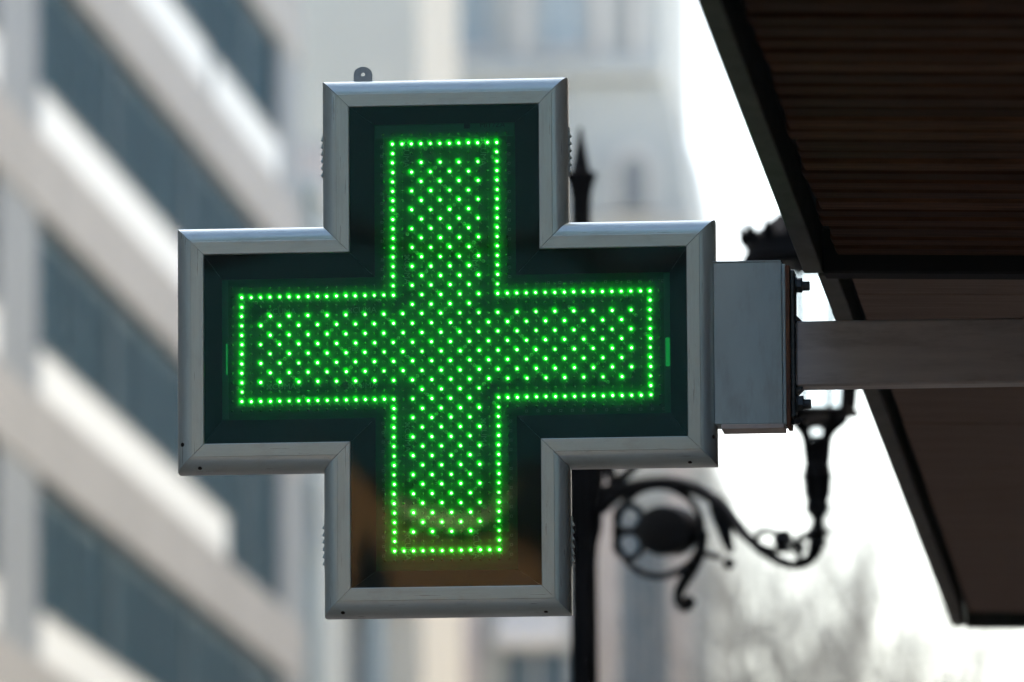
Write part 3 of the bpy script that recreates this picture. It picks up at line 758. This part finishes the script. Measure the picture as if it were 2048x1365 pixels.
lit.sort(key=lambda p: ((p not in outline), -p[0], p[1]))
def pick():
    lv = 0 if rs.random() < 0.55 else (1 if rs.random() < 0.8 else 2)
    return kinds[rs.randrange(5) * 3 + lv]
for c, r in lit[:300]:
    p = pos(c, r); link("led", pick()[2], pcb, Vector((p.x + rs.uniform(-3e-4, 3e-4), YBD, p.z + rs.uniform(-3e-4, 3e-4))))
rest = MB()
for c, r in lit[300:]:
    p = pos(c, r); o_ = len(rest.v); (j1, j2), lv, _ = pick(); base = led_mesh(j1, j2)
    ux, uz = rs.uniform(-3e-4, 3e-4), rs.uniform(-3e-4, 3e-4)
    rest.v += [(q[0] + p.x + ux, q[1] + YBD, q[2] + p.z + uz) for q in base.v]
    rest.f += [[k + o_ for k in q] for q in base.f]; rest.mi += [2 * lv + q for q in base.mi]
tag(rest.build("led_field", [M[k + str(lv)] for lv in range(3) for k in ('led_core', 'led_lens')], pcb, smooth=True, angle=60), kind="stuff")
# unlit diodes, solder pads and chips on the board
un = MB(); ch = MB(); rs = random.Random(3)
for c in range(-1, 45):
    for r in range(-1, 45):
        ins = (15 <= c <= 28 and -1 <= r <= 44) or (15 <= r <= 28 and -1 <= c <= 44)
        if not ins: continue
        p = pos(c, r)
        if (c, r) not in outline and (c, r) not in inner:
            un.lathe([(0.0024, 0), (0.0024, -0.004), (0.0018, -0.0058), (0.0004, -0.0066)], (p.x, YBD, p.z), 7, axis='y')
        else:
            ch.box(p.x + 0.0022, p.x + 0.0046, YBD - 0.0012, YBD, p.z - 0.0082, p.z - 0.0058)
            ch.box(p.x + 0.0046, p.x + 0.0056, YBD - 0.0010, YBD, p.z - 0.0100, p.z - 0.0082)
        if (c * 7 + r * 3) % 13 == 0 and inside(c, r):
            ch.lathe([(0.0030, 0), (0.0030, -0.003), (0.0022, -0.0036)], (p.x - 0.0078, YBD, p.z + 0.0070), 8, axis='y')
def pad(x, z, s=0.0022, w_=0.0008):
    for a_, b_, c_, d_ in ((-s, s, -s, -s + w_), (-s, s, s - w_, s), (-s, -s + w_, -s + w_, s - w_), (s - w_, s, -s + w_, s - w_)):
        ch.box(x + a_, x + b_, YBD - 0.0007, YBD, z + c_, z + d_)
for k in range(15):
    if k in (4, 11): continue
    for s_ in (-1, 1):
        xx = s_ * 0.1065 + (0.002 if s_ > 0 else 0)
        pad(xx, 0.340 - k * PITCH); pad(xx, -0.128 - k * PITCH)
for k in range(13):
    pad(0.135 + k * 0.0192, 0.1045); pad(0.135 + k * 0.0192, -0.1115)
for c_, r_ in ((20, 4), (11, 22), (34, 22), (20, 36)):
    p = pos(c_, r_)
    for dx, dz in ((0, 0), (0.006, -0.002), (0.011, -0.002), (0, -0.006)): pad(p.x + 0.006 + dx, p.z + 0.007 + dz, 0.002, 0.0007)
tag(un.build("unlit_diodes", M['unlit'], pcb, smooth=True, angle=60), kind="stuff")
tag(ch.build("solder_parts", M['chip'], pcb), kind="stuff")
# copper traces along the arms
trc = MB()
for c in range(15, 29):
    x_ = (c - 21.5) * PITCH + 0.0006
    trc.box(x_ - 0.0003, x_ + 0.0003, YBD - 0.00025, YBD, -0.36, -0.118); trc.box(x_ - 0.0003, x_ + 0.0003, YBD - 0.00025, YBD, 0.118, 0.36)
for c in (list(range(-1, 15)) + list(range(29, 45))):
    x_ = (c - 21.5) * PITCH + 0.0006
    trc.box(x_ - 0.0002, x_ + 0.0002, YBD - 0.00025, YBD, -0.108, 0.108)
tag(trc.build("copper_traces", M['pcb_edge'], pcb), kind="stuff")
# pale spacer strips at the arm ends and emissive strips for LED light leaking beside them
for s_ in (-1, 1):
    xa_, xb_ = sorted((s_ * (LB - 0.0115), s_ * (LB - 0.0012)))
    MB().box(xa_, xb_, YBD - 0.0016, YBD - 0.0002, -AB + 0.003, AB - 0.003).build("spacer_strip", M['pcb_edge'], pcb)
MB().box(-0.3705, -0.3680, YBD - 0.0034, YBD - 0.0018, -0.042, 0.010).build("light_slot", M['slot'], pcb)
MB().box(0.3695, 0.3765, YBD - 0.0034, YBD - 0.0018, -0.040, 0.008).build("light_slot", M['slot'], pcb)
MB().box(-0.117, 0.117, YBD - 0.0016, YBD - 0.0002, 0.3545, 0.3755).build("label_strip", M['pcb_edge'], pcb)

# printed lettering
def text_mesh(body, size, mt, name):
    cu = bpy.data.curves.new(name, 'FONT'); cu.body = body; cu.size = size; cu.align_x = 'CENTER'; cu.align_y = 'CENTER'; cu.resolution_u = 2
    o = bpy.data.objects.new(name, cu); COL.objects.link(o)
    dg = bpy.context.evaluated_depsgraph_get(); dg.update()
    me = bpy.data.meshes.new_from_object(o.evaluated_get(dg))
    bpy.data.objects.remove(o); bpy.data.curves.remove(cu)
    me.materials.clear(); me.materials.append(mt); me.name = name
    return me
tmesh = text_mesh("CUMA", 0.0142, M['silk'], "printed_name")
logo = MB()
for a_, b_ in ((-1, -1), (1, -1), (-1, 1), (1, 1)):
    logo.add([(0.0016 * a_, 0.0016 * b_, 0), (0.0044 * a_, 0.0016 * b_, 0), (0.0044 * a_, 0.0044 * b_, 0), (0.0016 * a_, 0.0044 * b_, 0)], [(0, 1, 2, 3)])
logo.add([(-0.0009, -0.003, 0), (0.0009, -0.003, 0), (0.0009, 0.003, 0), (-0.0009, 0.003, 0)], [(0, 1, 2, 3)])
logo.add([(-0.003, -0.0009, 0.0001), (0.003, -0.0009, 0.0001), (0.003, 0.0009, 0.0001), (-0.003, 0.0009, 0.0001)], [(0, 1, 2, 3)])
logo_me = logo.mesh("printed_logo", M['silk'])
def sgn_pt(px, py):
    p = atY(px, py, YBD); return p.x, p.z - ZC
for px, py, rot in ((568, 624, 0), (729, 621, 0), (568, 774, 0), (730, 772, 0), (812, 312, -90), (966, 308, -90), (814, 545, -90), (950, 520, -90),
                    (815, 880, -90), (967, 872, -90), (815, 1098, -90), (952, 1094, -90)):
    x_, z_ = sgn_pt(px, py)
    o = link("printed_name", tmesh, pcb, Vector((x_, YBD - 0.0006, z_))); o.rotation_euler = (R_(90), R_(-rot), 0)
    d_ = Vector((-0.025, 0, 0)) if rot == 0 else Vector((0, 0, 0.025))
    o2 = link("printed_logo", logo_me, pcb, Vector((x_, YBD - 0.0006, z_)) + d_); o2.rotation_euler = (R_(90), R_(-rot), 0)
lab = text_mesh("MIT7ZA", 0.0125, M['silk_dark'], "printed_label")
x_, z_ = sgn_pt(985, 251)
o = link("printed_label", lab, pcb, Vector((x_, YBD - 0.0026, z_))); o.rotation_euler = (R_(90), 0, 0)
x_, z_ = sgn_pt(934, 252)
MB().box(x_ - 0.005, x_ + 0.005, YBD - 0.0030, YBD - 0.0017, z_ - 0.005, z_ + 0.005).build("printed_block", M['silk_dark'], pcb)

# screws in the lower rails and on the sides: set on the rounded face of the profile
def screw(px, py, base, side):
    best = None
    for t in np.linspace(0.05, math.pi / 2 - 0.02, 200):
        o_ = 0.0222 + 0.0248 * math.sin(t) ** 0.74; d_ = 0.0006 + 0.036 * (1 - math.cos(t) ** 0.74)
        p = atY(px, py, d_)
        e_ = abs((ZC - p.z) - (base + o_)) if side == 'z' else abs(abs(p.x) - (base + o_))
        if best is None or e_ < best[0]: best = (e_, t, p)
    _, t, p = best
    f_ = lambda t_: (0.0222 + 0.0248 * math.sin(t_) ** 0.74, 0.0006 + 0.036 * (1 - math.cos(t_) ** 0.74))
    (o1, d1), (o2, d2) = f_(max(t - 0.02, 0.01)), f_(min(t + 0.02, math.pi / 2 - 0.005))
    no_, nd_ = (d2 - d1), -(o2 - o1)            # outward normal of the profile (outward, depth)
    q = Vector((0, nd_, -no_)) if side == 'z' else Vector((math.copysign(no_, p.x), nd_, 0))
    q.normalize()
    c_ = Vector((p.x, p.y, p.z - ZC))
    MB().tube([c_ - q * 0.002, c_ + q * 0.0004, c_ + q * 0.0010], [0.0036, 0.0036, 0.0026], 12).build("screw", M['dark_hole'], sg, smooth=True)
for px, py, bs in ((400, 937, A0), (1380, 925, A0), (686, 1226, L0), (1092, 1224, L0)): screw(px, py, bs, 'z')
for px, py in ((365, 890), (1427, 874)): screw(px, py, L0, 'x')

# ventilation louvres on the sides of the upright arm
for s_ in (-1, 1):
    for zc_ in (0.330, -0.328):
        xs_ = s_ * (A0 + 0.0470)
        xa_, xb_ = sorted((xs_ + s_ * 0.0002, xs_ + s_ * 0.0014))
        v_ = MB().box(xa_, xb_, 0.039, 0.0585, zc_ - 0.042, zc_ + 0.042).build("vent", M['alu_plain'], sg)
        for k in range(6):
            z0_ = zc_ - 0.036 + k * 0.0122
            q = [(xs_ + s_ * 0.0015, z0_), (xs_ + s_ * 0.0048, z0_ + 0.0015), (xs_ + s_ * 0.0044, z0_ + 0.0028), (xs_ + s_ * 0.0015, z0_ + 0.0088)]
            MB().prism_y(q, 0.040, 0.0575).build("louvre", M['alu_plain'], v_)
# hanging tab with a hole on the top edge
x_, z_ = (lambda p: (p.x, p.z - ZC))(atY(726, 150, 0.054))
zt_ = L0 + 0.0471
outer = [(x_ - 0.0158, zt_ - 0.0005)] + [(x_ + 0.0158 * math.cos(t), z_ + 0.0135 * math.sin(t)) for t in np.linspace(math.pi, 0, 15)] + [(x_ + 0.0158, zt_ - 0.0005)]
no = len(outer)
hole = [(x_ + 0.0036 * math.cos(t), z_ + 0.0001 + 0.0036 * math.sin(t)) for t in np.linspace(math.pi * 1.25, -math.pi * 0.25, no)]
tabm = MB(); v = []
for yy in (0.0525, 0.0550):
    v += [(p[0], yy, p[1]) for p in outer] + [(p[0], yy, p[1]) for p in hole]
f = []
for i in range(no - 1):
    f += [(i, i + 1, no + i + 1, no + i), (2 * no + i, 3 * no + i, 3 * no + i + 1, 2 * no + i + 1), (i, 2 * no + i, 2 * no + i + 1, i + 1), (no + i, no + i + 1, 3 * no + i + 1, 3 * no + i)]
f += [(no - 1, 0, no, 2 * no - 1), (3 * no - 1, 4 * no - 1, 3 * no, 2 * no), (no - 1, 3 * no - 1, 2 * no, 0), (2 * no - 1, no, 3 * no, 4 * no - 1)]
tabm.add(v, f).build("hanging_tab", M['zinc'], sg)

# junction box on the right end
bx0, bz1 = atY(1426.5, 525.5, 0.012).x, atY(1430, 525.5, 0.012).z - ZC
bx1, bz0 = atY(1566, 848, 0.012).x, atY(1500, 848, 0.012).z - ZC
MB().bevbox(bx0, bx1, 0.012, 0.085, bz0, bz1, 0.0012).build("mounting_box", M['alu_plain'], sg)
MB().bevbox(bx0 + 0.011, bx1 + 0.002, 0.010, 0.087, bz0 - 0.0085, bz0 - 0.0004, 0.001).build("bottom_plate", M['cream_plate'], sg)
MB().bevbox(bx0 - 0.002, bx1 - 0.001, 0.0105, 0.086, bz1 + 0.0003, bz1 + 0.0018, 0.0005).build("top_plate", M['alu_plain'], sg)

# ------------------------------------------------------------------ wall bracket carrying the sign
wb = empty("sign_bracket", (XW, 0.05, ZC), "grey square steel arm bolted to the right end of the cross", "bracket")
pz0, pz1 = bz0 + ZC - 0.001, bz1 + ZC - 0.004
wbuild(MB().bevbox(bx1 + 0.0005, bx1 + 0.0060, 0.014, 0.086, pz0, pz1, 0.001), "backing_plate", M['alu_plain'], wb)
fp = MB().bevbox(bx1 + 0.0062, bx1 + 0.0132, 0.012, 0.088, pz0 - 0.004, pz1 - 0.003, 0.001)
wbuild(fp, "flange_plate", M['rust'], wb)
wbuild(MB().bevbox(bx1 + 0.0134, bx1 + 0.0215, 0.018, 0.082, pz0 + 0.012, pz1 - 0.010, 0.002), "flange_plate", M['steel_dark'], wb)
az0, az1 = 3.4235, 3.5335
ax0 = bx1 + 0.0217
wbuild(MB().bevbox(ax0, XW - 0.001, 0.026, 0.086, az0, az1, 0.0035), "arm_tube", M['arm'], wb)
for zz, s_ in ((az1, 1), (az0, -1)):            # weld fillets
    q = [(ax0, zz + s_ * 0.0005), (ax0 + 0.011, zz + s_ * 0.0005), (ax0, zz + s_ * 0.012)]
    wbuild(MB().prism_y(q, 0.030, 0.080), "weld", M['steel_dark'], wb)
for py in (571, 807):
    zb_ = atY(1600, py, 0.04).z
    o = wbuild(MB().lathe([(0.0158, bx1 + 0.0216), (0.0158, bx1 + 0.0238)], (0, 0.040, zb_), 18, axis='x'), "washer", M['steel_dark'], wb)
    wbuild(MB().lathe([(0.0126, bx1 + 0.0239), (0.0132, bx1 + 0.0250), (0.0132, bx1 + 0.0325), (0.0124, bx1 + 0.0335)], (0, 0.040, zb_), 6, axis='x', rot=0.3), "nut", M['steel_dark'], wb)
    wbuild(MB().lathe([(0.0082, bx1 + 0.0336), (0.0082, bx1 + 0.0445), (0.0072, bx1 + 0.0460)], (0, 0.040, zb_ - 0.0015), 12, axis='x'), "threaded_end", M['steel_dark'], wb)
zb_ = atY(1585, 845, 0.04).z
wbuild(MB().tube([(bx1 + 0.004, 0.03, zb_ - 0.004), (bx1 + 0.014, 0.028, zb_ - 0.003), (bx1 + 0.020, 0.028, zb_)], 0.0035, 8), "cable_tie", M['dark_hole'], wb, smooth=True)
wbuild(MB().lathe([(0.0062, 0.024), (0.0066, 0.028), (0.0062, 0.032)], (bx1 + 0.0235, 0, zb_ + 0.0015), 12, axis='y'), "cable_gland", M['dark_hole'], wb)
wbuild(MB().bevbox(XW - 0.012, XW - 0.0005, -0.02, 0.13, 3.36, 3.60, 0.002), "wall_plate", M['arm'], wb)
